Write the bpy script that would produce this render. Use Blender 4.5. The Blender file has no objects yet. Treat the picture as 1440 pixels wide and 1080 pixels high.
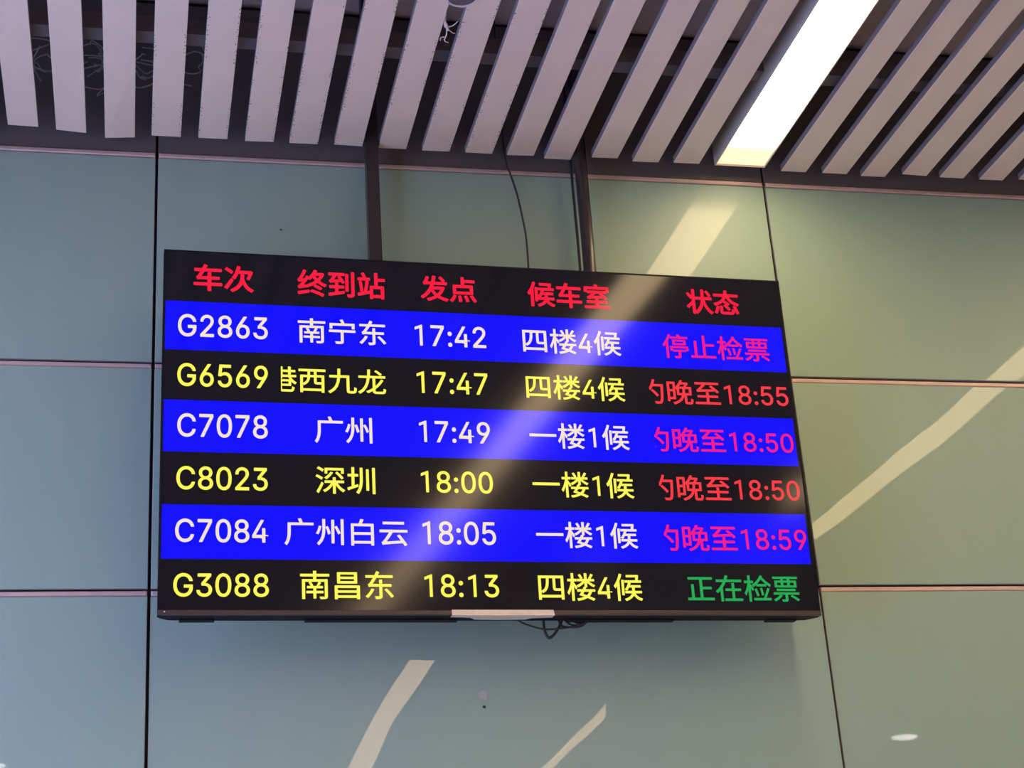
import bpy, bmesh, math, random
from mathutils import Vector, Matrix
random.seed(7)
C = bpy.context.scene.collection
SC = bpy.context.scene

# ------------------------------------------------------------------ camera
EYE = 1.6
RM = ((0.97629827, -0.20669791, -0.06416901),
      (-0.02068665, -0.38425212, 0.92299641),
      (-0.21543851, -0.89979236, -0.37942056))      # world -> camera
cd = bpy.data.cameras.new('camera'); cam = bpy.data.objects.new('camera', cd); C.objects.link(cam)
m = Matrix(RM).transposed().to_4x4(); m.translation = Vector((0, 0, EYE)); cam.matrix_world = m
cd.sensor_fit = 'HORIZONTAL'; cd.sensor_width = 36.0; cd.lens = 36.0 * 2370.0 / 1440.0
cd.clip_start = 0.02; cd.clip_end = 200
SC.camera = cam

# ------------------------------------------------------------------ world, light, exposure
w = bpy.data.worlds.new('world'); SC.world = w; w.use_nodes = True
bg = w.node_tree.nodes['Background']; bg.inputs[0].default_value = (0.42, 0.50, 1.0, 1); bg.inputs[1].default_value = 4.9
SC.view_settings.view_transform = 'Standard'; SC.view_settings.look = 'None'
SC.view_settings.gamma = 1.0; SC.view_settings.use_curve_mapping = False
SC.view_settings.exposure = 0.1
STRIP_L = 19.0
STRIP_COL = (1.0, 0.70, 0.39)
XL, XR, YB, YF = -1.25, 9.2, -9.0, 3.56
ZC = EYE + 2.092            # underside of the slats
ZS = 4.12                    # slab over the plenum
pl = bpy.data.lights.new('window_portal', 'AREA'); pl.shape = 'RECTANGLE'; pl.size = 2.3; pl.size_y = 2.9
pl.cycles.is_portal = True
po = bpy.data.objects.new('window_portal', pl); C.objects.link(po)
po.location = (XL + 0.02, 2.2, 1.85); po.rotation_euler = (math.pi/2, 0, -math.pi/2)

# ------------------------------------------------------------------ helpers
def mat(name, col=(0.5,)*3, rough=0.5, metal=0.0, spec=0.5, emit=None, es=0.0, noise=0.0, nscale=8.0, bump=0.0, coat=0.0):
    M = bpy.data.materials.new(name); M.use_nodes = True
    nt = M.node_tree; b = nt.nodes['Principled BSDF']
    b.inputs['Base Color'].default_value = (*col, 1); b.inputs['Roughness'].default_value = rough
    b.inputs['Metallic'].default_value = metal; b.inputs['Specular IOR Level'].default_value = spec
    b.inputs['Coat Weight'].default_value = coat
    if emit: b.inputs['Emission Color'].default_value = (*emit, 1); b.inputs['Emission Strength'].default_value = es
    if noise or bump:
        tc = nt.nodes.new('ShaderNodeTexCoord'); nz = nt.nodes.new('ShaderNodeTexNoise')
        nz.inputs['Scale'].default_value = nscale; nz.inputs['Detail'].default_value = 5
        nt.links.new(tc.outputs['Object'], nz.inputs['Vector'])
        if noise:
            mx = nt.nodes.new('ShaderNodeMix'); mx.data_type = 'RGBA'
            mx.inputs[6].default_value = (*[c*(1-noise) for c in col], 1)
            mx.inputs[7].default_value = (*[min(1, c*(1+noise)) for c in col], 1)
            nt.links.new(nz.outputs['Fac'], mx.inputs[0]); nt.links.new(mx.outputs[2], b.inputs['Base Color'])
        if bump:
            bp = nt.nodes.new('ShaderNodeBump'); bp.inputs['Distance'].default_value = bump
            nt.links.new(nz.outputs['Fac'], bp.inputs['Height']); nt.links.new(bp.outputs[0], b.inputs['Normal'])
    return M

def mesh(name, vs, fs, mt, parent=None, loc=None, smooth=False):
    me = bpy.data.meshes.new(name); me.from_pydata([tuple(v) for v in vs], [], fs); me.update()
    if mt: me.materials.append(mt)
    if smooth:
        for p in me.polygons: p.use_smooth = True
    o = bpy.data.objects.new(name, me); C.objects.link(o)
    if loc: o.location = loc
    if parent: o.parent = parent
    return o

class MB:
    def __init__(s): s.v = []; s.f = []
    def box(s, x0, x1, y0, y1, z0, z1):
        n = len(s.v)
        s.v += [(x0,y0,z0),(x1,y0,z0),(x1,y1,z0),(x0,y1,z0),(x0,y0,z1),(x1,y0,z1),(x1,y1,z1),(x0,y1,z1)]
        s.f += [tuple(n+i for i in q) for q in ((3,2,1,0),(4,5,6,7),(0,1,5,4),(1,2,6,5),(2,3,7,6),(3,0,4,7))]
        return s
    def cbox(s, x0, x1, y0, y1, z0, z1, b):
        """box whose front (low y) face is chamfered by b"""
        n = len(s.v)
        s.v += [(x0+b,y0,z0+b),(x1-b,y0,z0+b),(x1-b,y0,z1-b),(x0+b,y0,z1-b),
                (x0,y0+b,z0),(x1,y0+b,z0),(x1,y0+b,z1),(x0,y0+b,z1),
                (x0,y1,z0),(x1,y1,z0),(x1,y1,z1),(x0,y1,z1)]
        s.f += [tuple(n+i for i in q) for q in ((0,1,2,3),(0,4,5,1),(1,5,6,2),(2,6,7,3),(3,7,4,0),(4,8,9,5),(5,9,10,6),(6,10,11,7),(7,11,8,4),(11,10,9,8))]
        return s
    def tube(s, pts, r, n=8, flat=1.0):
        pts = [Vector(p) for p in pts]; base = len(s.v); up = Vector((0.13, 0.2, 1)).normalized()
        for i, p in enumerate(pts):
            t = (pts[min(i+1, len(pts)-1)] - pts[max(i-1, 0)]).normalized()
            a = t.cross(up)
            if a.length < 1e-3: a = t.cross(Vector((1, 0, 0)))
            a.normalize(); b = t.cross(a).normalized()
            rr = r[i] if isinstance(r, (list, tuple)) else r
            for k in range(n):
                q = 2*math.pi*k/n; s.v.append(tuple(p + a*math.cos(q)*rr + b*math.sin(q)*rr*flat))
        for i in range(len(pts)-1):
            for k in range(n):
                k2 = (k+1) % n
                s.f.append((base+i*n+k, base+i*n+k2, base+(i+1)*n+k2, base+(i+1)*n+k))
        s.f.append(tuple(base+k for k in range(n))[::-1]); s.f.append(tuple(base+(len(pts)-1)*n+k for k in range(n)))
        return s
    def build(s, name, mt, parent=None, loc=None, smooth=False):
        return mesh(name, s.v, s.f, mt, parent, loc, smooth)

def spline(pts, k=6):
    P = [Vector(p) for p in pts]; out = []
    for i in range(len(P)-1):
        p0, p1, p2, p3 = P[max(i-1,0)], P[i], P[i+1], P[min(i+2,len(P)-1)]
        for j in range(k):
            t = j/k
            out.append(0.5*((2*p1)+(p2-p0)*t+(2*p0-5*p1+4*p2-p3)*t*t+(3*p1-p0-3*p2+p3)*t**3))
    out.append(P[-1]); return out

def tag(o, label=None, cat=None, group=None, kind=None):
    for k, v in (('label', label), ('category', cat), ('group', group), ('kind', kind)):
        if v: o[k] = v
    return o
def empty(name, loc=(0,0,0)):
    o = bpy.data.objects.new(name, None); C.objects.link(o); o.location = loc; o.empty_display_size = 0.1; return o
RMm = Matrix(RM)
def wpt(px, py, Y):
    """point of the photograph at world depth Y, used to survey positions"""
    r = RMm.transposed() @ Vector((px-720, -(py-540), -2370.0)); r = r * (Y/r.y); return Vector((r.x, r.y, r.z+EYE))
def zpt(px, py, Z):
    r = RMm.transposed() @ Vector((px-720, -(py-540), -2370.0)); r = r * ((Z-EYE)/r.z); return Vector((r.x, r.y, Z))

# ------------------------------------------------------------------ materials
def glass_panel_material():
    M = bpy.data.materials.new('back_painted_glass'); M.use_nodes = True; nt = M.node_tree; N = nt.nodes; L = nt.links
    b = N['Principled BSDF']
    b.inputs['Roughness'].default_value = 0.42; b.inputs['Specular IOR Level'].default_value = 0.35
    b.inputs['Coat Weight'].default_value = 0.34; b.inputs['Coat Roughness'].default_value = 0.012; b.inputs['Coat IOR'].default_value = 1.5
    ge = N.new('ShaderNodeNewGeometry'); oi = N.new('ShaderNodeObjectInfo')
    # faint streaks and cleaning marks in the paint
    mp = N.new('ShaderNodeMapping'); mp.inputs['Scale'].default_value = (5, 1, 0.8)
    L.new(ge.outputs['Position'], mp.inputs['Vector'])
    nz = N.new('ShaderNodeTexNoise'); nz.inputs['Scale'].default_value = 2.2; nz.inputs['Detail'].default_value = 6; nz.inputs['Roughness'].default_value = 0.6
    L.new(mp.outputs[0], nz.inputs['Vector'])
    mx = N.new('ShaderNodeMix'); mx.data_type = 'RGBA'
    mx.inputs[6].default_value = (0.27, 0.41, 0.34, 1); mx.inputs[7].default_value = (0.30, 0.445, 0.37, 1)
    L.new(nz.outputs['Fac'], mx.inputs[0])
    L.new(mx.outputs[2], b.inputs['Base Color'])
    # each sheet of glass is gently wavy
    ad = N.new('ShaderNodeVectorMath'); ad.operation = 'ADD'
    sc = N.new('ShaderNodeVectorMath'); sc.operation = 'SCALE'; sc.inputs[0].default_value = (31, 17, 25); L.new(oi.outputs['Random'], sc.inputs['Scale'])
    L.new(ge.outputs['Position'], ad.inputs[0]); L.new(sc.outputs[0], ad.inputs[1])
    wv = N.new('ShaderNodeTexNoise'); wv.inputs['Scale'].default_value = 2.3; wv.inputs['Detail'].default_value = 0.6
    L.new(ad.outputs[0], wv.inputs['Vector'])
    bp = N.new('ShaderNodeBump'); bp.inputs['Distance'].default_value = 0.0030; bp.inputs['Strength'].default_value = 1.0
    L.new(wv.outputs['Fac'], bp.inputs['Height']); L.new(bp.outputs[0], b.inputs['Coat Normal'])
    return M
M_GLASS = glass_panel_material()
M_EDGE = mat('glass_edge_grey', (0.34, 0.36, 0.33), 0.4)
M_BACK = mat('joint_black', (0.022, 0.02, 0.022), 0.7)
M_RAIL = mat('rose_grey_aluminium', (0.62, 0.47, 0.43), 0.42, 0.3, noise=0.12, nscale=30)
M_UPSHADE = mat('upper_panel_shade_grey', (0.12, 0.11, 0.108), 0.6, noise=0.15)
def slat_material(specks):
    M = mat('slat_rose_beige_enamel_specked' if specks else 'slat_rose_beige_enamel', (0.60, 0.50, 0.45), 0.5, spec=0.4); nt = M.node_tree; N = nt.nodes; L = nt.links; b = N['Principled BSDF']
    tc = N.new('ShaderNodeTexCoord'); oi = N.new('ShaderNodeObjectInfo')
    ad = N.new('ShaderNodeVectorMath'); ad.operation = 'ADD'; L.new(tc.outputs['Object'], ad.inputs[0]); L.new(oi.outputs['Location'], ad.inputs[1])
    vo = N.new('ShaderNodeTexVoronoi'); vo.inputs['Scale'].default_value = 110; vo.voronoi_dimensions = '2D'
    L.new(ad.outputs[0], vo.inputs['Vector'])
    lt = N.new('ShaderNodeMath'); lt.operation = 'LESS_THAN'; lt.inputs[1].default_value = 0.17; L.new(vo.outputs['Distance'], lt.inputs[0])
    sx = N.new('ShaderNodeSeparateXYZ'); L.new(tc.outputs['Object'], sx.inputs[0])
    ab = N.new('ShaderNodeMath'); ab.operation = 'ABSOLUTE'
    sb = N.new('ShaderNodeMath'); sb.operation = 'SUBTRACT'; sb.inputs[1].default_value = 0.034; L.new(sx.outputs[0], sb.inputs[0]); L.new(sb.outputs[0], ab.inputs[0])
    gt = N.new('ShaderNodeMath'); gt.operation = 'GREATER_THAN'; gt.inputs[1].default_value = 0.0285; L.new(ab.outputs[0], gt.inputs[0])
    nz = N.new('ShaderNodeTexNoise'); nz.inputs['Scale'].default_value = 5.5; nz.inputs['Detail'].default_value = 2; L.new(ad.outputs[0], nz.inputs['Vector'])
    g2 = N.new('ShaderNodeMath'); g2.operation = 'GREATER_THAN'; g2.inputs[1].default_value = 0.53; L.new(nz.outputs['Fac'], g2.inputs[0])
    m1 = N.new('ShaderNodeMath'); m1.operation = 'MULTIPLY'; L.new(lt.outputs[0], m1.inputs[0]); L.new(gt.outputs[0], m1.inputs[1])
    if not specks: gt.inputs[1].default_value = 9.0
    m2 = N.new('ShaderNodeMath'); m2.operation = 'MULTIPLY'; L.new(m1.outputs[0], m2.inputs[0]); L.new(g2.outputs[0], m2.inputs[1])
    # soft dust blotches
    d = N.new('ShaderNodeTexNoise'); d.inputs['Scale'].default_value = 14; d.inputs['Detail'].default_value = 4; L.new(ad.outputs[0], d.inputs['Vector'])
    mb = N.new('ShaderNodeMix'); mb.data_type = 'RGBA'; mb.inputs[6].default_value = (0.73, 0.605, 0.48, 1); mb.inputs[7].default_value = (0.79, 0.66, 0.535, 1)
    L.new(d.outputs['Fac'], mb.inputs[0])
    mx = N.new('ShaderNodeMix'); mx.data_type = 'RGBA'; mx.inputs[7].default_value = (0.12, 0.09, 0.09, 1)
    L.new(m2.outputs[0], mx.inputs[0]); L.new(mb.outputs[2], mx.inputs[6]); L.new(mx.outputs[2], b.inputs['Base Color'])
    return M
M_SLAT = slat_material(True); M_SLAT2 = slat_material(False)
M_SEDGE = mat('slat_side_shade', (0.26, 0.225, 0.215), 0.6)
M_SLAB = mat('plenum_concrete', (0.85, 0.70, 0.70), 0.9, noise=0.3, nscale=3)
M_CARR = mat('carrier_steel', (0.19, 0.165, 0.17), 0.55, 0.3)
M_HOUS = mat('lamp_housing', (0.55, 0.50, 0.42), 0.45)
M_POLE = mat('pole_black_brown', (0.035, 0.026, 0.026), 0.32, spec=0.6, noise=0.3, nscale=60)
M_CABLE = mat('cable_black', (0.03, 0.027, 0.027), 0.5)
M_WIRE = mat('cable_grey', (0.36, 0.38, 0.36), 0.6)
M_CHROME = mat('chrome_rim', (0.72, 0.68, 0.66), 0.45, 0.2)
M_RAG = mat('white_torn_tape', (0.75, 0.68, 0.64), 0.7)
M_PLASTIC = mat('bezel_black_plastic', (0.012, 0.011, 0.013), 0.6, spec=0.1)
M_CHIN = mat('chin_satin_brown', (0.06, 0.044, 0.042), 0.4, 0.2)
M_TAPE = mat('silver_tape', (0.72, 0.66, 0.55), 0.42, 0.25, noise=0.15, nscale=90, bump=0.001)
M_FLOOR = mat('floor_polished_beige', (0.68, 0.60, 0.53), 0.25, noise=0.08, nscale=2)
M_WALLP = mat('side_wall_cream', (0.55, 0.50, 0.42), 0.6)
M_ALU = mat('window_aluminium', (0.45, 0.46, 0.48), 0.4, 0.6)

# ------------------------------------------------------------------ structure: room shell
def struct(o): o['kind'] = 'structure'; return o
struct(MB().box(XL-0.3, XR+0.3, YB-0.3, YF+0.4, -0.2, 0).build('floor', M_FLOOR))
struct(MB().box(XR, XR+0.2, YB, YF+0.02, 0, ZS).build('wall_right', M_WALLP))
struct(MB().box(XL-0.2, XR+0.2, YB-0.2, YB, 0, ZS).build('wall_rear', M_WALLP))
wl = MB()
wl.box(XL-0.2, XL, YB, 1.05, 0, ZS).box(XL-0.2, XL, 3.35, YF+0.02, 0, ZS).box(XL-0.2, XL, 1.05, 3.35, 0, 0.4).box(XL-0.2, XL, 1.05, 3.35, 3.3, ZS)
struct(wl.build('wall_left', M_WALLP))
win = struct(empty('window_1', (XL-0.1, 2.2, 0.4)))
for y in (-1.15, -0.4, 0.35, 1.1):
    MB().box(-0.03, 0.03, y, y+0.05, 0.0, 2.9).build('mullion', M_ALU, win)
for z in (0.0, 2.0, 2.85):
    MB().box(-0.025, 0.025, -1.15, 1.15, z, z+0.05).build('transom', M_ALU, win)

# wall of glass sheets
XJ = [-1.25, 0.028, 1.551, 3.073, 4.595, 6.117, 7.64, 9.2]
ZJ = [0.0, 0.474, 1.006, 1.538, 2.07, 2.603, 3.130, 3.672]
wb = struct(MB().box(XL, XR, YF+0.02, YF+0.15, 0, ZS).build('wall_back', M_BACK))
for i in range(len(XJ)-1):
    for j in range(len(ZJ)-1):
        x0, x1 = XJ[i]+0.0032, XJ[i+1]-0.0032
        z0, z1 = ZJ[j]+0.001 if j == 0 else ZJ[j]+0.0078, ZJ[j+1]-0.0092
        p = MB().cbox(-(x1-x0)/2, (x1-x0)/2, 0, 0.010, -(z1-z0)/2, (z1-z0)/2, 0.0012)
        o = p.build('panel', M_GLASS, wb, ((x0+x1)/2, YF, (z0+z1)/2))
        o.data.materials.append(M_EDGE)
        if (i, j) == (1, 4): o.rotation_euler.z = -0.006      # this sheet sits very slightly askew
        for k, f in enumerate(o.data.polygons):
            if 1 <= k <= 8: f.material_index = 1
    # horizontal rails, one length per column
    for j in range(1, len(ZJ)):
        top = (j == len(ZJ)-1)
        x0, x1 = XJ[i]+0.004, XJ[i+1]-0.004; z = ZJ[j]
        y = YF+0.001 if not top else YF-0.004
        o = MB().cbox(x0, x1, y, YF+0.0195, z-0.0082, z+0.0028, 0.002).build('rail', M_RAIL, wb)
    # next sheet over the last rail; plenum shade put into its dark colour
    MB().cbox(XJ[i]+0.003, XJ[i+1]-0.003, YF+0.002, YF+0.012, ZJ[-1]+0.0055, ZS-0.02, 0.001).build('upper_panel', M_UPSHADE, wb)

# small marks left on the glass
def mark(px, py, r, mt, lab):
    c = wpt(px, py, YF-0.0006); vs = [(0, 0, 0)]; n = 20
    for k in range(n):
        rr = r*(1+0.25*random.uniform(-1, 1)); a = 2*math.pi*k/n; vs.append((rr*math.cos(a), 0, rr*math.sin(a)))
    vs += [(v[0], 0.0006, v[2]) for v in vs[1:]]
    fs = [(0, 1+(k+1) % n, 1+k) for k in range(n)] + [(1+k, 1+(k+1) % n, 1+n+(k+1) % n, 1+n+k) for k in range(n)]
    o = mesh('glue_mark', vs, fs, mt, wb, c); o['label'] = lab
mark(679, 977, 0.0105, mat('glue_pale', (0.42, 0.46, 0.43), 0.7, noise=0.3, nscale=300), 'pale round glue mark on the glass below the display')
mark(681, 994, 0.0035, M_BACK, 'small dark chip under the glue mark')
mark(395, 323, 0.0025, M_BACK, 'small dark speck on the glass above the display')

# square pillar in the hall, mirrored faintly in the glass below the display
pil = empty('pillar', (2.37, 0.33, 0)); tag(pil, 'square cream pillar standing in the hall right of the viewer, outside the frame', 'pillar')
MB().box(-0.39, 0.39, -0.3, 0.3, 0.12, ZC-0.004).build('shaft', mat('pillar_cladding', (0.36, 0.35, 0.31), 0.4), pil)
MB().box(-0.41, 0.41, -0.32, 0.32, 0, 0.12).build('plinth', M_BACK, pil)

# ceiling
ceil = struct(MB().box(XL-0.2, XR+0.2, YB-0.2, YF+0.15, ZS, ZS+0.2).build('ceiling', M_SLAB))
SL = [-0.309, -0.202, -0.092, 0.014, 0.122, 0.231, 0.336, 0.443, 0.550, 0.657, 0.763, 0.868, 0.964, 1.081, 1.189, 1.296,
      1.588, 1.699, 1.808, 1.916, 2.022, 2.135, 2.244, 2.353, 2.461, 2.569, 2.677]
EY = [3.494, 3.503, 3.520, 3.509, 3.507, 3.509, 3.510, 3.507, 3.511, 3.511, 3.510, 3.512, 3.520, 3.504, 3.512, 3.510,
      3.525, 3.522, 3.528, 3.510, 3.513, 3.514, 3.505, 3.51, 3.515, 3.51, 3.508]
STR = [1.405, 2.812, 7.40]         # left edges of the strip lights; the last is unseen, added for more light
x = -0.309-0.108
while x > XL+0.02:
    SL.append(x); EY.append(3.51)
    x -= 0.108
x = 2.992
while x < XR-0.1:
    if not any(s-0.068 < x < s+0.136 for s in STR): SL.append(x); EY.append(3.51)
    x += 0.108
SW, SH = 0.068, 0.017
def slat(x, yend, dz=(0, 0)):
    # upturned tray: flat face below, two low sides, open at the top; local y runs back from the wall end
    Ln = yend - YB
    ys = [0, -0.3, -Ln]
    vs, fs = [], []
    prof = [(0, SH), (0, 0.0008), (0.0008, 0), (SW-0.0008, 0), (SW, 0.0008), (SW, SH), (SW-0.001, SH), (SW-0.001, 0.005), (0.001, 0.005), (0.001, SH)]
    n = len(prof)
    for i, y in enumerate(ys):
        for (a, b) in prof:
            t = a/SW; d = (dz[0]*(1-t)+dz[1]*t) if i == 0 else 0
            vs.append((a, y, b+d))
    for i in range(2):
        for k in range(n):
            k2 = (k+1) % n; fs.append((i*n+k, i*n+k2, (i+1)*n+k2, (i+1)*n+k))
    fs.append((1, 2, 3, 4, 7, 8)[::-1])
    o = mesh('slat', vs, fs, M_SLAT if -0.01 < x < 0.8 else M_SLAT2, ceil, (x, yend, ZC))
    o.data.materials.append(M_SEDGE)                # sides and tray inside darker: shade put into their colour
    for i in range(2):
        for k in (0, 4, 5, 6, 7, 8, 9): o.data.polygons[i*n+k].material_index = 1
    return o
for x, e in zip(SL, EY):
    dz = {-0.202: (0.0, -0.005), -0.092: (-0.0055, 0.0)}.get(x, (random.uniform(-.0012, .0012), random.uniform(-.0012, .0012)))
    slat(x, e, dz)
for k in range(13):
    y = 3.155 - k*0.95
    MB().box(XL, XR, y-0.022, y+0.022, ZC+0.034, ZC+0.075).build('carrier_rail', M_CARR, ceil)
for k in range(6):
    y = 2.86 - k*2.1
    MB().box(XL, XR, y-0.08, y+0.08, ZC+0.22, ZC+0.32).build('duct', M_CARR, ceil)
# hidden closure over each strip recess comes with the lamp itself

# ------------------------------------------------------------------ strip lights
def diffuser_material():
    M = bpy.data.materials.new('lamp_diffuser_lit'); M.use_nodes = True; nt = M.node_tree; N = nt.nodes; L = nt.links
    b = N['Principled BSDF']; b.inputs['Base Color'].default_value = (0.8, 0.74, 0.62, 1); b.inputs['Roughness'].default_value = 0.4
    tc = N.new('ShaderNodeTexCoord'); sx = N.new('ShaderNodeSeparateXYZ'); L.new(tc.outputs['Object'], sx.inputs[0])
    # the tube inside stops a little short of the end cap
    mr = N.new('ShaderNodeMapRange'); mr.interpolation_type = 'SMOOTHSTEP'
    mr.inputs['From Min'].default_value = -0.18; mr.inputs['From Max'].default_value = -0.07
    mr.inputs['To Min'].default_value = 1.0; mr.inputs['To Max'].default_value = 0.055
    L.new(sx.outputs[1], mr.inputs['Value'])
    ml = N.new('ShaderNodeMath'); ml.operation = 'MULTIPLY'; ml.inputs[1].default_value = STRIP_L; L.new(mr.outputs[0], ml.inputs[0])
    b.inputs['Emission Color'].default_value = (*STRIP_COL, 1); L.new(ml.outputs[0], b.inputs['Emission Strength'])
    return M
M_DIFF = diffuser_material()
M_FILL = mat('fill_panel_lit', (0.8,)*3, 0.4, emit=(1, 0.74, 0.50), es=2.5)
def strip_light(x0, label):
    r = empty('strip_light', (x0+0.067, 3.51, ZC)); tag(r, label, 'ceiling light')
    Ln = 3.51 - YB - 0.4
    MB().box(-0.064, 0.064, -Ln, -0.002, 0.004, 0.008).build('diffuser', M_DIFF, r)
    h = MB()
    h.box(-0.067, -0.0642, -Ln, 0, 0, 0.06).box(0.0642, 0.067, -Ln, 0, 0, 0.06).box(-0.067, 0.067, -Ln, 0, 0.06, 0.063)
    h.build('housing', M_HOUS, r)
    MB().box(-0.067, 0.067, 0.0, 0.002, 0.0, 0.063).build('end_cap', M_HOUS, r)
    return r
for s, l in zip(STR, ('bright warm strip light set between the slats, ending above the right part of the display',
                      'warm strip light right of the frame, mirrored as the slanting band right of the display',
                      'added warm fill strip far right, outside the frame by the right wall')):
    strip_light(s, l)

# unseen fill lamps well behind the viewer, added to brighten the slats
for i, x in enumerate((0.2, 3.6, 5.4)):
    for j, y in enumerate((-6.3, -8.0)):
        r = empty('fill_panel', (x, y, ZC-0.035)); tag(r, 'added square fill lamp behind the viewer, outside the frame, %s of the %s row' % (('leftmost', 'middle', 'rightmost')[i], ('nearer', 'farther')[j]), 'ceiling light', 'added fill lamps in the rear of the hall')
        MB().box(-0.5, 0.5, -0.5, 0.5, 0.004, 0.03).build('frame', M_HOUS, r)
        MB().box(-0.47, 0.47, -0.47, 0.47, 0.0, 0.0035).build('diffuser', M_FILL, r)

# round downlights seen mirrored in the glass
M_SPOT = mat('downlight_lens', (0.8,)*3, 0.4, emit=(1, 0.95, 0.86), es=30)
def disc_tube(r0, r1, z0, z1, n=32):
    b = MB()
    for r, z in ((r0, z0), (r1, z0), (r1, z1), (r0, z1)):
        for k in range(n): a = 2*math.pi*k/n; b.v.append((r*math.cos(a), r*math.sin(a), z))
    for j in range(4):
        for k in range(n):
            b.f.append((j*n+k, j*n+(k+1) % n, ((j+1) % 4)*n+(k+1) % n, ((j+1) % 4)*n+k))
    return b
def downlight(x, y, label):
    r = empty('downlight', (x, y, ZC-0.004)); tag(r, label, 'ceiling light')
    disc_tube(0.115, 0.128, 0.0, 0.03).build('rim', M_HOUS, r)
    b = MB(); n = 32
    b.v = [(0.115*math.cos(2*math.pi*k/n), 0.115*math.sin(2*math.pi*k/n), zz) for zz in (0.002, 0.02) for k in range(n)]
    b.f = [tuple(range(n))[::-1], tuple(range(n, 2*n))] + [(k, (k+1) % n, n+(k+1) % n, n+k) for k in range(n)]
    b.build('lens', M_SPOT, r)
downlight(5.395, -4.23, 'round downlight whose reflection is the white oval low on the right')
downlight(-0.90, -4.23, 'round downlight whose reflection just enters the lower left corner')

# ------------------------------------------------------------------ display
# pose surveyed from the four corners of the screen
U = Vector((0.99965, 0.029, -0.0020)).normalized()
Wd = Vector((0.0032, -0.0163, 0.99986)); Wd = (Wd - U*Wd.dot(U)).normalized()
Nn = Wd.cross(U).normalized()                   # points back, away from the viewer
if Nn.y < 0: Nn = -Nn
TL = Vector((0.0451, 3.3345, EYE+1.7060))
TW, TH = 1.43, 0.801
tv = empty('information_display'); tag(tv, 'wide flat departure board with red headings, yellow text and blue rows', 'screen')
tv.matrix_world = Matrix(((U.x, Nn.x, Wd.x, TL.x), (U.y, Nn.y, Wd.y, TL.y), (U.z, Nn.z, Wd.z, TL.z), (0, 0, 0, 1)))
# local x = right, y = depth, z = up; origin at the top left corner
def uv(px, py):
    r = RMm.transposed() @ Vector((px-720, -(py-540), -2370.0)); o = Vector((0, 0, EYE))
    t = (TL-o).dot(Nn)/r.dot(Nn); p = o+r*t-TL; return p.dot(U), p.dot(Wd)
CH = -TH-0.0095          # lower edge of the chin
b = MB()
b.box(0, 0.0035, -0.001, 0.022, CH, 0).box(TW-0.0035, TW, -0.001, 0.022, CH, 0).box(0.0035, TW-0.0035, -0.001, 0.022, -0.0035, 0)
b.build('bezel', M_PLASTIC, tv)
MB().cbox(0.0005, TW-0.0005, -0.003, 0.004, CH, -TH+0.0005, 0.001).build('chin', M_CHIN, tv)
# rear housing: narrows in steps behind, rounded lower corners
def shell():
    def outline(ix, iz0, iz1, rad, y, n=8):
        x0, x1, z0, z1 = ix, TW-ix, CH+iz1, -iz0; pts = []
        for (cx, cz, a0) in ((x0+rad, z0+rad, math.pi), (x1-rad, z0+rad, 1.5*math.pi), (x1-rad, z1-rad, 0), (x0+rad, z1-rad, 0.5*math.pi)):
            for k in range(n+1):
                a = a0+k*math.pi/2/n; pts.append((cx+rad*math.cos(a), y, cz+rad*math.sin(a)))
        return pts
    rings = [outline(0.001, 0.001, 0.0003, 0.002, 0.0045), outline(0.001, 0.001, 0.0, 0.002, 0.022), outline(0.002, 0.002, 0.0, 0.006, 0.030), outline(0.010, 0.006, -0.001, 0.014, 0.040), outline(0.035, 0.02, 0.0, 0.03, 0.048), outline(0.09, 0.09, 0.03, 0.05, 0.060)]
    n = len(rings[0]); vs = [p for r in rings for p in r]; fs = [tuple(range(n))]
    for i in range(len(rings)-1):
        for k in range(n): fs.append((i*n+k, (i+1)*n+k, (i+1)*n+(k+1) % n, i*n+(k+1) % n))
    fs.append(tuple((len(rings)-1)*n+k for k in range(n))[::-1])
    return mesh('rear_shell', vs, fs, M_PLASTIC, tv)
sh = shell()
for xa, xb in ((0.045, 0.115), (1.315, 1.385), (0.30, 0.62), (0.86, 1.10)):
    MB().box(xa, xb, 0.030, 0.050, CH-0.0035, CH+0.006).build('vent_ridge', M_PLASTIC, sh)

SCR_ROUGH = 0.10
def scr(name, col, es, base=(0.006, 0.006, 0.007)):
    M = mat(name, base, SCR_ROUGH, spec=0.2, emit=col, es=es); return M
M_SCR = scr('screen_dark', (0.30, 0.26, 0.50), 0.012)
M_BLUE = scr('screen_blue', (0.0, 0.0, 1.0), 0.93)
M_YEL = scr('screen_yellow', (1.0, 0.93, 0.10), 0.95)
M_YELB = scr('screen_pale', (0.96, 0.80, 0.62), 0.9)
M_RED = scr('screen_red', (1.0, 0.012, 0.05), 0.95)
M_RED2 = scr('screen_light_red', (1.0, 0.045, 0.06), 0.95)
M_MAG = scr('screen_magenta', (0.93, 0.012, 0.24), 0.9)
M_GRN = scr('screen_green', (0.02, 0.42, 0.09), 0.9)
screen = mesh('screen', [(0.0035, 0, -TH+0.0005), (TW-0.0035, 0, -TH+0.0005), (TW-0.0035, 0, -0.0035), (0.0035, 0, -0.0035),
                         (0.0035, 0.004, -TH+0.0005), (TW-0.0035, 0.004, -TH+0.0005), (TW-0.0035, 0.004, -0.0035), (0.0035, 0.004, -0.0035)],
              [(0, 1, 2, 3), (7, 6, 5, 4), (0, 4, 5, 1), (1, 5, 6, 2), (2, 6, 7, 3), (3, 7, 4, 0)], M_SCR, tv)
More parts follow.
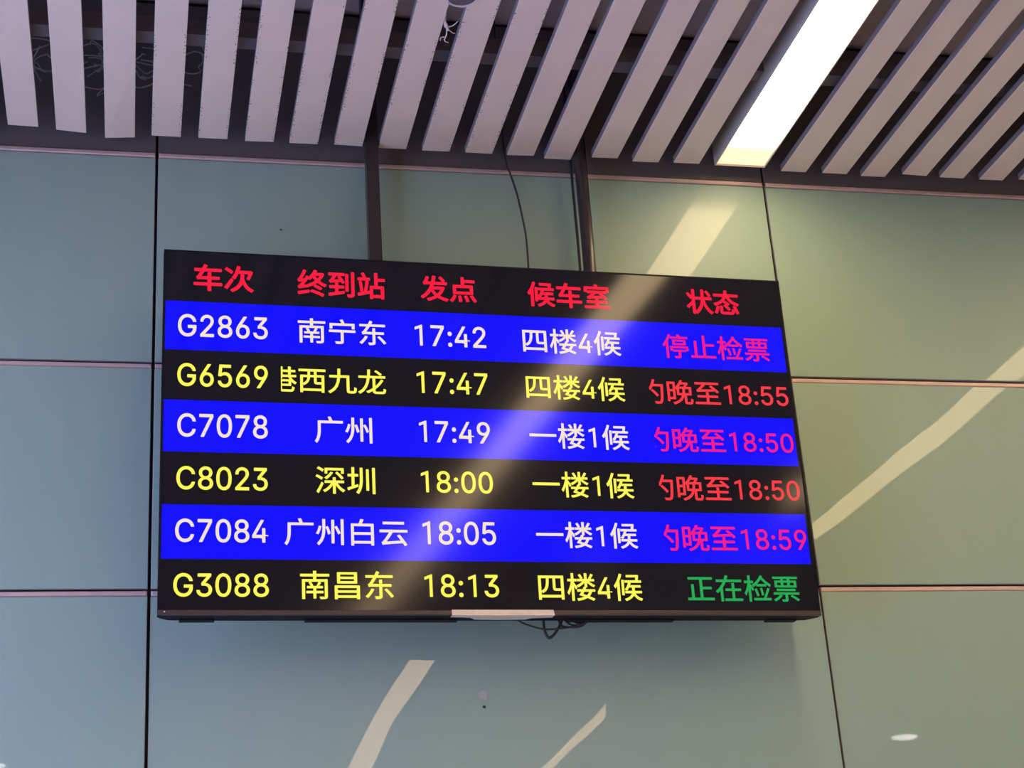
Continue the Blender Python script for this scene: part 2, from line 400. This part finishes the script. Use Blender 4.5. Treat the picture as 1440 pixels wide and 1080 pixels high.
for (lx, t0, b0, rx, t1, b1) in ((232.5, 421.7, 490.3, 1103, 461.7, 524.3), (229.6, 561, 634.3, 1119, 589.3, 655.7), (225.6, 708.3, 785, 1137, 724, 794)):
    z0 = (uv(lx, t0)[1]+uv(rx, t1)[1])/2; z1 = (uv(lx, b0)[1]+uv(rx, b1)[1])/2
    MB().box(0.0048, TW-0.0085, -0.0002, 0.0, z1, z0).build('blue_row', M_BLUE, screen)

# outlines of the plain sans-serif figures: point, left handle, right handle
GLYPH = {
    '0': [[(.227,-.007,.264,-.007,.189,-.007),(.13,.024,.157,.003,.103,.045),(.069,.113,.083,.074,.055,.152),(.048,.254,.048,.199,.048,.309),(.069,.395,.055,.356,.083,.434),(.13,.484,.104,.464,.157,.505),(.227,.516,.189,.516,.264,.516),(.323,.484,.296,.505,.35,.464),(.384,.395,.37,.434,.398,.356),(.405,.254,.405,.309,.405,.199),(.384,.113,.398,.152,.37,.074),(.323,.024,.35,.045,.297,.003)], [(.227,.05,.202,.05,.252,.05),(.29,.074,.273,.058,.308,.09),(.33,.144,.321,.113,.339,.174),(.344,.254,.344,.211,.344,.297),(.33,.365,.339,.334,.321,.395),(.29,.435,.308,.419,.273,.451),(.227,.46,.252,.46,.202,.46),(.163,.435,.18,.451,.146,.419),(.123,.365,.132,.395,.114,.334),(.109,.254,.109,.297,.109,.211),(.123,.144,.114,.174,.132,.113),(.163,.074,.146,.09,.18,.058)]],
    '1': [[(0.12,0,0.12,0,0.12,0),(0.176,0,0.176,0,0.176,0),(0.176,0.512,0.176,0.512,0.176,0.512),(0.166,0.512,0.166,0.512,0.166,0.512),(0,0.452,0,0.452,0,0.452),(0,0.397,0,0.397,0,0.397),(0.12,0.441,0.12,0.441,0.12,0.441)]],
    '2': [[(.064,0,.172,0,.064,.016),(.064,.047,.064,.032,.121,.108),(.234,.229,.177,.168,.254,.249),(.282,.282,.27,.267,.295,.298),(.311,.327,.304,.313,.317,.341),(.32,.371,.32,.356,.32,.39),(.308,.419,.316,.405,.299,.432),(.273,.449,.288,.442,.259,.456),(.224,.46,.242,.46,.204,.46),(.172,.447,.187,.456,.158,.439),(.139,.413,.147,.428,.131,.399),(.127,.362,.127,.382,.107,.362),(.066,.362,.086,.362,.066,.392),(.086,.442,.072,.419,.1,.465),(.143,.496,.119,.483,.167,.509),(.225,.516,.194,.516,.255,.516),(.306,.497,.282,.509,.329,.484),(.361,.445,.348,.467,.374,.424),(.381,.372,.381,.399,.381,.354),(.371,.318,.378,.335,.364,.3),(.336,.259,.353,.28,.319,.237),(.267,.18,.296,.211,.229,.14),(.153,.06,.191,.1,.153,.059),(.153,.057,.153,.058,.231,.057),(.389,.057,.31,.057,.389,.038),(.389,0,.389,.019,.281,0)]],
    '3': [[(.218,-.007,.252,-.007,.187,-.007),(.133,.01,.158,-.001,.107,.021),(.07,.057,.086,.037,.054,.078),(.044,.132,.046,.103,.066,.132),(.109,.132,.087,.132,.111,.114),(.126,.087,.117,.099,.136,.075),(.165,.059,.149,.065,.181,.053),(.219,.05,.199,.05,.239,.05),(.275,.061,.258,.053,.292,.068),(.315,.093,.305,.079,.324,.107),(.329,.145,.329,.124,.329,.163),(.316,.196,.325,.181,.307,.212),(.275,.234,.293,.224,.256,.243),(.201,.248,.231,.248,.186,.248),(.157,.248,.172,.248,.157,.265),(.157,.299,.157,.282,.2,.349),(.288,.448,.244,.399,.288,.45),(.288,.452,.288,.451,.215,.452),(.07,.452,.142,.452,.07,.471),(.07,.509,.07,.49,.171,.509),(.372,.509,.272,.509,.372,.493),(.372,.461,.372,.477,.319,.4),(.211,.278,.265,.339,.211,.282),(.211,.289,.211,.285,.249,.293),(.308,.276,.281,.288,.335,.263),(.371,.222,.356,.246,.386,.199),(.393,.145,.393,.173,.393,.115),(.37,.066,.385,.089,.355,.043),(.309,.012,.335,.025,.282,-0)]],
    '4': [[(.04,.105,.164,.105,.04,.123),(.04,.158,.04,.141,.109,.275),(.247,.509,.178,.392,.268,.509),(.311,.509,.289,.509,.243,.394),(.109,.166,.176,.28,.109,.165),(.109,.163,.109,.164,.21,.163),(.413,.163,.312,.163,.413,.144),(.413,.105,.413,.125,.289,.105)], [(.282,0,.302,0,.282,.04),(.282,.121,.282,.081,.282,.13),(.282,.146,.282,.138,.282,.203),(.282,.318,.282,.26,.302,.318),(.343,.318,.322,.318,.343,.212),(.343,0,.343,.106,.322,0)]],
    '5': [[(.221,-.007,.254,-.007,.191,-.007),(.14,.011,.164,-.001,.116,.023),(.083,.06,.097,.039,.069,.081),(.06,.13,.061,.104,.081,.13),(.122,.13,.101,.13,.124,.115),(.138,.089,.129,.101,.147,.077),(.173,.06,.159,.067,.188,.053),(.221,.05,.204,.05,.242,.05),(.276,.064,.26,.055,.292,.074),(.314,.104,.305,.087,.323,.121),(.328,.162,.328,.141,.328,.184),(.314,.221,.323,.204,.304,.238),(.275,.262,.291,.252,.258,.272),(.218,.277,.239,.277,.201,.277),(.167,.268,.184,.274,.151,.263),(.128,.246,.138,.255,.108,.248),(.067,.253,.088,.25,.077,.338),(.096,.509,.086,.423,.186,.509),(.366,.509,.276,.509,.366,.49),(.366,.452,.366,.471,.294,.452),(.151,.452,.222,.452,.145,.402),(.134,.301,.139,.352,.135,.301),(.136,.301,.135,.301,.147,.311),(.178,.325,.161,.319,.194,.331),(.229,.334,.211,.334,.253,.334),(.294,.321,.274,.329,.313,.313),(.345,.285,.331,.301,.359,.27),(.379,.231,.371,.252,.387,.21),(.391,.163,.391,.188,.391,.13),(.369,.076,.384,.101,.354,.05),(.309,.015,.334,.03,.283,.001)]],
    '6': [[(.226,-.007,.258,-.007,.195,-.007),(.142,.015,.167,0,.118,.029),(.084,.074,.098,.049,.071,.1),(.064,.162,.064,.129,.064,.186),(.08,.239,.069,.212,.091,.266),(.137,.34,.11,.3,.176,.396),(.252,.509,.214,.453,.276,.509),(.322,.509,.299,.509,.265,.426),(.151,.261,.208,.344,.149,.261),(.145,.261,.147,.261,.15,.271),(.165,.288,.157,.28,.174,.296),(.196,.307,.184,.302,.207,.312),(.235,.314,.221,.314,.266,.314),(.316,.295,.293,.308,.339,.282),(.37,.24,.357,.263,.382,.216),(.389,.157,.389,.189,.389,.125),(.368,.073,.382,.097,.354,.048),(.31,.014,.334,.028,.286,0)], [(.226,.048,.207,.048,.246,.048),(.279,.063,.264,.053,.294,.072),(.314,.101,.306,.085,.323,.118),(.327,.157,.327,.136,.327,.178),(.314,.213,.323,.197,.306,.23),(.279,.251,.294,.242,.264,.261),(.226,.265,.246,.265,.207,.265),(.174,.252,.189,.261,.159,.243),(.138,.214,.147,.23,.129,.198),(.125,.158,.125,.179,.125,.137),(.138,.102,.129,.118,.147,.085),(.174,.063,.159,.072,.189,.053)]],
    '7': [[(.097,0,.12,0,.172,.149),(.323,.448,.248,.299,.323,.45),(.323,.452,.323,.451,.236,.452),(.062,.452,.149,.452,.062,.471),(.062,.509,.062,.49,.172,.509),(.391,.509,.281,.509,.391,.489),(.391,.449,.391,.469,.315,.299),(.165,0,.24,.15,.142,0)]],
    '8': [[(.226,-.007,.26,-.007,.192,-.007),(.136,.011,.162,-.001,.109,.024),(.074,.062,.089,.04,.059,.083),(.052,.135,.052,.108,.052,.157),(.065,.195,.056,.177,.074,.213),(.101,.241,.086,.229,.116,.253),(.153,.265,.133,.261,.153,.265),(.153,.267,.153,.266,.128,.273),(.093,.308,.108,.287,.078,.329),(.07,.38,.07,.353,.07,.406),(.09,.45,.077,.429,.104,.47),(.146,.498,.122,.486,.169,.51),(.226,.516,.196,.516,.256,.516),(.306,.498,.283,.51,.329,.486),(.361,.45,.348,.47,.375,.429),(.382,.38,.382,.406,.382,.353),(.359,.308,.374,.329,.344,.287),(.3,.267,.325,.273,.3,.266),(.3,.265,.3,.265,.319,.261),(.351,.241,.336,.253,.366,.229),(.387,.195,.378,.213,.396,.177),(.401,.135,.401,.157,.401,.108),(.378,.062,.393,.083,.364,.04),(.317,.011,.343,.024,.291,-.001)], [(.226,.049,.204,.049,.249,.049),(.285,.06,.268,.053,.301,.068),(.323,.091,.314,.078,.332,.105),(.337,.139,.337,.121,.337,.158),(.322,.189,.332,.174,.313,.203),(.283,.223,.3,.214,.266,.231),(.226,.235,.247,.235,.205,.235),(.169,.223,.186,.231,.152,.214),(.13,.189,.139,.203,.12,.174),(.115,.139,.115,.158,.115,.121),(.129,.091,.12,.105,.138,.078),(.167,.06,.151,.068,.184,.053)], [(.226,.29,.208,.29,.244,.29),(.274,.3,.26,.293,.288,.307),(.307,.33,.299,.318,.315,.343),(.319,.376,.319,.358,.319,.393),(.308,.42,.315,.407,.3,.433),(.275,.449,.289,.443,.261,.456),(.226,.46,.245,.46,.208,.46),(.177,.449,.191,.456,.163,.443),(.145,.42,.152,.433,.137,.407),(.133,.376,.133,.393,.133,.358),(.145,.33,.137,.343,.152,.318),(.178,.3,.163,.307,.192,.293)]],
    '9': [[(.226,.516,.195,.516,.258,.516),(.31,.494,.286,.508,.335,.48),(.368,.434,.354,.46,.382,.409),(.389,.347,.389,.38,.389,.323),(.373,.27,.383,.297,.362,.243),(.315,.168,.343,.209,.277,.112),(.2,0,.239,.056,.177,0),(.13,0,.154,0,.187,.083),(.301,.248,.244,.165,.303,.248),(.307,.248,.305,.248,.303,.238),(.287,.221,.296,.229,.279,.213),(.257,.202,.269,.207,.245,.197),(.218,.195,.232,.195,.187,.195),(.137,.214,.16,.201,.114,.227),(.083,.269,.096,.245,.07,.292),(.064,.352,.064,.32,.064,.384),(.085,.436,.071,.412,.099,.461),(.143,.494,.118,.48,.167,.508)], [(.226,.46,.246,.46,.207,.46),(.174,.446,.189,.456,.159,.437),(.138,.407,.147,.424,.13,.391),(.125,.352,.125,.372,.125,.33),(.138,.295,.13,.312,.147,.279),(.174,.257,.159,.266,.189,.248),(.226,.243,.207,.243,.246,.243),(.279,.257,.263,.248,.294,.266),(.314,.295,.306,.279,.323,.311),(.327,.35,.327,.33,.327,.372),(.314,.407,.323,.391,.306,.424),(.279,.446,.294,.437,.264,.456)]],
    'G': [[(.269,-.007,.309,-.007,.223,-.007),(.149,.025,.184,.004,.115,.046),(.069,.116,.088,.077,.05,.155),(.04,.254,.04,.201,.04,.308),(.069,.393,.05,.354,.088,.432),(.149,.484,.115,.462,.183,.505),(.265,.516,.221,.516,.292,.516),(.34,.504,.317,.512,.364,.496),(.403,.469,.385,.484,.422,.454),(.449,.416,.437,.437,.461,.396),(.474,.349,.47,.373,.452,.349),(.408,.349,.43,.349,.403,.365),(.387,.393,.396,.38,.379,.406),(.356,.427,.368,.417,.344,.436),(.315,.448,.33,.444,.3,.453),(.265,.456,.283,.456,.235,.456),(.183,.432,.208,.448,.159,.417),(.125,.364,.139,.394,.111,.334),(.103,.254,.103,.297,.103,.211),(.125,.145,.111,.175,.14,.115),(.184,.076,.159,.092,.209,.061),(.269,.053,.237,.053,.297,.053),(.345,.071,.323,.059,.367,.083),(.396,.123,.384,.101,.409,.146),(.415,.202,.415,.172,.421,.201),(.434,.199,.428,.2,.384,.199),(.283,.199,.333,.199,.283,.218),(.283,.256,.283,.237,.348,.256),(.478,.256,.413,.256,.478,.237),(.478,.2,.478,.219,.478,.158),(.451,.091,.469,.122,.433,.06),(.377,.019,.408,.036,.345,.002)]],
    'C': [[(.267,-.007,.293,-.007,.223,-.007),(.15,.025,.184,.004,.116,.046),(.07,.115,.089,.076,.05,.154),(.04,.254,.04,.201,.04,.308),(.07,.393,.05,.354,.089,.432),(.15,.484,.116,.462,.184,.505),(.267,.516,.223,.516,.293,.516),(.34,.504,.317,.512,.363,.497),(.402,.471,.384,.486,.42,.457),(.448,.418,.436,.439,.46,.398),(.473,.348,.468,.374,.451,.348),(.408,.348,.43,.348,.404,.366),(.389,.395,.398,.381,.381,.408),(.357,.428,.37,.419,.345,.438),(.315,.449,.331,.444,.3,.454),(.267,.456,.284,.456,.236,.456),(.184,.432,.208,.448,.159,.417),(.125,.364,.139,.394,.111,.334),(.103,.254,.103,.297,.103,.211),(.125,.145,.111,.175,.14,.115),(.184,.076,.159,.092,.209,.061),(.267,.053,.236,.053,.284,.053),(.315,.06,.3,.055,.331,.065),(.357,.081,.345,.071,.37,.09),(.389,.114,.381,.101,.398,.128),(.408,.16,.404,.143,.43,.16),(.473,.16,.451,.16,.469,.135),(.448,.091,.46,.111,.436,.07),(.402,.038,.421,.052,.384,.023),(.341,.005,.363,.012,.318,-.003)]],
    ':': [[(.095,-.004,.108,-.004,.083,-.004),(.063,.009,.072,0,.054,.018),(.05,.041,.05,.028,.05,.054),(.063,.073,.054,.065,.072,.082),(.095,.087,.083,.087,.108,.087),(.128,.073,.119,.082,.137,.065),(.141,.041,.141,.054,.141,.028),(.128,.009,.137,.018,.119,0)], [(.095,.271,.108,.271,.083,.271),(.063,.284,.072,.275,.054,.293),(.05,.316,.05,.304,.05,.329),(.063,.349,.054,.34,.072,.357),(.095,.362,.083,.362,.108,.362),(.128,.349,.119,.357,.137,.34),(.141,.316,.141,.329,.141,.304),(.128,.284,.137,.293,.119,.275)]],
}
ADV = {'G': 0.681, 'C': 0.651, ':': 0.245}
CACHE = {}
def glyph(ch):
    """flat outline of one character in em units, and its advance"""
    if ch in CACHE: return CACHE[ch]
    if ch in GLYPH:
        cu = bpy.data.curves.new('t', 'CURVE'); cu.dimensions = '2D'; cu.fill_mode = 'BOTH'; cu.resolution_u = 4
        for spl in GLYPH[ch]:
            sp = cu.splines.new('BEZIER'); sp.bezier_points.add(len(spl)-1); sp.use_cyclic_u = True
            for q, p in zip(sp.bezier_points, spl):
                q.handle_left_type = q.handle_right_type = 'FREE'
                q.co = (p[0], p[1], 0); q.handle_left = (p[2], p[3], 0); q.handle_right = (p[4], p[5], 0)
    else:
        cu = bpy.data.curves.new('t', 'FONT'); cu.body = ch; cu.size = 1.0; cu.resolution_u = 4; cu.fill_mode = 'FRONT'
    o = bpy.data.objects.new('t', cu); C.objects.link(o); bpy.context.view_layer.update()
    dg = bpy.context.evaluated_depsgraph_get(); me = bpy.data.meshes.new_from_object(o.evaluated_get(dg))
    V = [(v.co.x, v.co.y) for v in me.vertices]; F = [tuple(p.vertices) for p in me.polygons]
    bpy.data.objects.remove(o); bpy.data.curves.remove(cu); bpy.data.meshes.remove(me)
    a = 1.0
    if ch in GLYPH:
        a = ADV.get(ch, 0.5615); sx = 1.26; sy = 1.39
        c = (min(v[0] for v in V)+max(v[0] for v in V))/2
        dx = {'1': -0.045}.get(ch, 0)
        V = [((v[0]-c)*sx+a/2+dx, v[1]*sy) for v in V]
    CACHE[ch] = (V, F, a); return CACHE[ch]
def text_mesh(s, off):
    V, F = [], []; x = 0
    for ch in s:
        gv, gf, a = glyph(ch)
        sh = [(0, 0), (off, 0), (-off, 0), (0, off), (0, -off), (off*.7, off*.7), (-off*.7, off*.7), (off*.7, -off*.7), (-off*.7, -off*.7)]
        for dx, dy in sh:
            n = len(V); V += [(v[0]+x+dx, v[1]+dy, 0) for v in gv]; F += [tuple(n+i for i in f) for f in gf]
        x += a
    me = bpy.data.meshes.new('lettering'); me.from_pydata(V, [], F); me.update(); return me
def bb(me, k):
    c = [v.co[k] for v in me.vertices]; return min(c), max(c)
def put_text(s, x0, x1, yT, yB, mt, off=0.0, tail=None, clip=None, lift=0.0005):
    """s fills x0..x1 and yT..yB (measured at its left end); with tail, that ending fills x0..x1 and the rest is cut off at clip"""
    me = text_mesh(s, off); ref = me if not tail else text_mesh(tail, off)
    u0, v0 = uv(x0, yB); v1 = uv(x0, yT)[1]; u1 = uv(x1, yB+0.03*(x1-x0))[0]
    rx0, rx1 = bb(ref, 0); sx = (u1-u0)/(rx1-rx0); fx1 = bb(me, 0)[1]
    ry0, ry1 = bb(ref, 1); sy = (v1-v0)/(ry1-ry0)
    for v in me.vertices:
        X = u1+(v.co.x-fx1)*sx; Z = v0+(v.co.y-ry0)*sy; v.co = (X, 0, Z)
    if clip:
        bm = bmesh.new(); bm.from_mesh(me); uc = uv(clip, yB)[0]
        bmesh.ops.bisect_plane(bm, geom=bm.verts[:]+bm.edges[:]+bm.faces[:], plane_co=(uc, 0, 0), plane_no=(-1, 0, 0), clear_outer=True)
        bm.to_mesh(me); bm.free()
    me.materials.clear(); me.materials.append(mt)
    o = bpy.data.objects.new('lettering', me); C.objects.link(o); o.parent = screen; o.location = (0, -lift, 0)
HB = 0.022; RB = 0.010; DB = 0.012
T = [('车次', 272, 357, 370.7, 408.5, M_RED, HB), ('终到站', 418.3, 542.3, 378.3, 416, M_RED, HB), ('发点', 591.7, 670.7, 386.7, 422.7, M_RED, HB),
     ('候车室', 742.7, 858.3, 395, 430.7, M_RED, HB), ('状态', 966.7, 1040.7, 406, 440.7, M_RED, HB),
     ('G2863', 250, 376.7, 441, 472.7, M_YELB, DB), ('南宁东', 419, 543.3, 446.7, 481.7, M_YELB, RB), ('17:42', 584, 684, 456, 486, M_YELB, DB),
     ('四楼4候', 736, 874, 460.7, 495.7, M_YELB, RB), ('停止检票', 933.3, 1083.3, 469.3, 503.3, M_MAG, RB),
     ('G6569', 249, 376.7, 510, 542.7, M_YEL, DB), ('17:47', 586.7, 686.7, 521.7, 552.7, M_YEL, DB), ('四楼4候', 740.7, 880, 526, 560.7, M_YEL, RB),
     ('C7078', 249, 376.7, 580.7, 614, M_YELB, DB), ('广州', 442.7, 524, 585, 622.7, M_YELB, RB), ('17:49', 590, 690, 591, 621.7, M_YELB, DB),
     ('一楼1候', 745.7, 886, 594, 630, M_YELB, RB),
     ('C8023', 247.7, 376.7, 655, 688.3, M_YEL, DB), ('深圳', 444, 528.3, 655.7, 694, M_YEL, RB), ('18:00', 592.7, 694, 661.7, 692.7, M_YEL, DB),
     ('一楼1候', 750, 892.7, 662.3, 699, M_YEL, RB),
     ('C7084', 246, 377.3, 729, 762.3, M_YELB, DB), ('广州白云', 400, 574, 728.3, 766.7, M_YELB, RB), ('18:05', 595, 698.3, 732.7, 765.7, M_YELB, DB),
     ('一楼1候', 755, 898.3, 733.3, 770.5, M_YELB, RB),
     ('G3088', 243.3, 378.3, 805.7, 839.3, M_YEL, DB), ('南昌东', 422.3, 554.3, 802.3, 842.7, M_YEL, RB), ('18:13', 597.7, 702.7, 807.3, 840, M_YEL, DB),
     ('四楼4候', 758.3, 905, 805.7, 845, M_YEL, RB), ('正在检票', 968.3, 1126, 808.3, 846, M_GRN, RB)]
for s, x0, x1, a, c, mt, off in T: put_text(s, x0, x1, a, c, mt, off)
put_text('港西九龙', 420, 543.3, 516, 551.7, M_YEL, RB, '西九龙', 395.2)
put_text('约晚至18:55', 940, 1110, 534, 568.5, M_RED2, RB, '晚至18:55', 915)
put_text('约晚至18:50', 947.7, 1117.7, 601, 635.5, M_MAG, RB, '晚至18:50', 922.3)
put_text('约晚至18:50', 954, 1126.7, 668, 704, M_RED2, RB, '晚至18:50', 929)
put_text('约晚至18:59', 961.7, 1136.7, 738, 775, M_MAG, RB, '晚至18:59', 935.7)

# torn silver tape round the lower edge
a0 = uv(635, 860)[0]; a1 = uv(778, 860)[0]
vs = [(a0, -0.0036, -TH+0.001), (a1, -0.0036, -TH+0.001), (a1+0.002, -0.0038, CH-0.0008), (a0, -0.0038, CH-0.0008)]
prof = [(0, 0.012), (0.04, 0.012), (0.055, 0.020), (0.06, 0.030), (0.15, 0.032), (0.165, 0.022), (0.19, 0.014), (1, 0.012)]
for t, d in [(0, .012), (.10, .012), (.20, .017), (.25, .030), (.5, .034), (.75, .031), (.80, .018), (1, .012)]:
    vs.append((a0+(a1-a0)*t, d, CH-0.0012-random.uniform(0, .0008)))
n = len(vs)
fs = [(0, 3, 2, 1), (3, 4, 5, 6, 7, 8, 9, 10, 11, 2)]
tp = mesh('tape', vs, fs, M_TAPE, tv); tp['label'] = 'torn silver tape wrapped round the lower edge'
md = tp.modifiers.new('s', 'SOLIDIFY'); md.thickness = 0.0006; md.offset = 0
led = MB().box(0.012, 0.015, -0.0036, -0.0028, CH+0.005, CH+0.007).build('indicator_light', mat('indicator', (0.5, 0.5, 0.5), 0.3, emit=(0.8, 0.7, 0.7), es=0.4), tv)

# ------------------------------------------------------------------ hanger: two poles down from the slab, crossbars behind the display
hg = empty('display_hanger', (0.79, 3.5, ZS)); tag(hg, 'black steel hanging frame with two poles dropping between the slats to the display', 'bracket')
def tube_w(pts, r, name, mt, parent, n=14, smooth=True, origin=(0, 0, 0)):
    o = Vector(origin); return MB().tube([Vector(p)-o for p in pts], r, n).build(name, mt, parent, None, smooth)
O = hg.location
pL = MB().box(0.516, 0.546, 3.487, 3.517, EYE+1.05, ZS-0.002); pL.v = [tuple(Vector(v)-O) for v in pL.v]; pL.build('pole', M_POLE, hg)
tube_w([(1.050, 3.500, EYE+1.05), (1.050, 3.500, ZS-0.002)], 0.0155, 'pole', M_POLE, hg, 20, True, O)
for z in (1.12, 1.5):
    q = MB().box(0.35, 1.25, 3.462, 3.4865, EYE+z, EYE+z+0.035); q.v = [tuple(Vector(v)-O) for v in q.v]; q.build('crossbar', M_POLE, hg)
for x_ in (0.45, 1.08):
    q = MB().box(x_, x_+0.04, 3.446, 3.4615, EYE+1.0, EYE+1.55); q.v = [tuple(Vector(v)-O) for v in q.v]; q.build('mounting_arm', M_POLE, hg)

# ------------------------------------------------------------------ cables
def cable(pts, r, label, mt=M_CABLE, group=None, k=6):
    P = spline(pts, k); o = P[0]; c = MB().tube([p-o for p in P], r, 8).build('cable', mt, None, o, True)
    tag(c, label, 'cable', group); return c
pp = [wpt(*p, 3.535) for p in ((711, 226), (717, 243), (727, 273), (735, 307), (740, 335), (743, 372), (744, 400))]
cable([Vector((pp[0].x-0.004, 3.537, ZS-0.01)), Vector((pp[0].x-0.004, 3.537, ZC+0.1))]+pp+[Vector((pp[-1].x, 3.48, pp[-1].z-0.05))], 0.0026, 'thin dark cable curving down the glass between the two poles')
xr = wpt(808.5, 300, 3.538).x
cable([(xr, 3.537, ZS-0.01), (xr, 3.538, EYE+2.1), (xr+0.001, 3.538, EYE+1.9), (xr+0.001, 3.538, EYE+1.6)], 0.0036, 'straight black cable just left of the right pole')
Yb = 3.425
bl = empty('cable_tangle', wpt(790, 872, Yb)); tag(bl, 'tangle of black cables drooping under the lower edge of the display', 'cable')
def bc(pts, r):
    P = spline([wpt(x, y, Yb+dy) for x, y, dy in pts], 7); o = bl.location
    MB().tube([p-o for p in P], r*1.35, 7).build('cable', M_CABLE, bl, None, True)
bc([(722, 868, .0), (735, 876, .0), (752, 882, 0), (768, 885, 0), (786, 884, 0), (808, 880, .0), (826, 870, 0)], 0.0016)
bc([(764, 866, .01), (765, 882, .01), (768, 893, .01), (773, 897, .01), (780, 891, .01), (787, 880, .012), (792, 866, .015)], 0.0024)
bc([(784, 868, .02), (790, 880, .02), (803, 882, .01), (818, 880, .01), (832, 868, .02)], 0.0018)
bc([(788, 866, .03), (800, 877, .03), (812, 879, .0), (824, 874, .0), (820, 866, .0)], 0.0016)
bc([(796, 868, -.01), (806, 874, -.01), (815, 877, .0), (812, 868, .01)], 0.0016)

# loose wires above the slats
def tangle(px, py, label, cnt=7, sx=14, sy=34):
    c = zpt(px, py, ZC+0.05); r = empty('wire_bundle', c); tag(r, label, 'cable', 'loose wires above the slats')
    for k in range(cnt):
        ph = random.uniform(0, 6.28); rx = random.uniform(.02, .05); ry = random.uniform(.04, .09); z0 = random.uniform(0.0, .06)
        P = []
        for j in range(7):
            a = ph+j*random.uniform(.45, .75)
            P.append(Vector((rx*math.cos(a)+random.uniform(-.008, .008), ry*math.sin(a), z0+.012*j/6)))
        MB().tube(spline(P, 4), 0.0018, 6).build('wire', M_WIRE, r, None, True)
tangle(130, 118, 'nest of loose grey wires showing between the second and third slat from the left')
tangle(64, 100, 'few loose grey wires showing between the first and second slat from the left', 4)
tangle(202, 108, 'loose grey wires showing between the third and fourth slat from the left', 5)
tangle(268, 100, 'loose grey wires showing between the fourth and fifth slat from the left', 3)

# round fitting with chrome rim under the slats at the top edge
c = zpt(650, -5, ZC-0.002)
rf = empty('round_ceiling_fitting', c); tag(rf, 'small round fitting with bright metal rim cut by the top edge of the photo', 'ceiling fitting')
disc_tube(0.031, 0.036, -0.002, 0.002, 36).build('rim', M_CHROME, rf)
b = MB(); n = 28
b.v = [(0.031*math.cos(2*math.pi*k/n), 0.031*math.sin(2*math.pi*k/n), zz) for zz in (-0.0005, 0.0015) for k in range(n)]
b.f = [tuple(range(n))[::-1], tuple(range(n, 2*n))] + [(k, (k+1) % n, n+(k+1) % n, n+k) for k in range(n)]
b.build('cover', mat('fitting_dark', (0.12, 0.11, 0.11), 0.3, noise=0.6, nscale=60), rf)
# torn white tape hanging in the gap beneath it
Zr = ZC+0.004
rg = empty('torn_tape', zpt(628, 22, Zr)); tag(rg, 'torn white tape dangling in the slat gap below the round fitting', 'tape')
def rag(pts, r):
    P = spline([zpt(x, y, Zr) for x, y in pts], 4); o = rg.location
    MB().tube([p-o for p in P], r, 6, 0.35).build('strand', M_RAG, rg, None, True)
rag([(626, 20), (625, 30), (628, 38), (631, 43)], [.0035]*5+[.005]*4+[.003]*4)
rag([(630, 38), (637, 36), (644, 30)], 0.0012)
rag([(628, 40), (628, 48), (625, 57), (631, 60)], 0.0014)
rag([(630, 41), (636, 46), (640, 47)], 0.0011)
rag([(625, 52), (620, 53), (619, 57)], 0.0015)
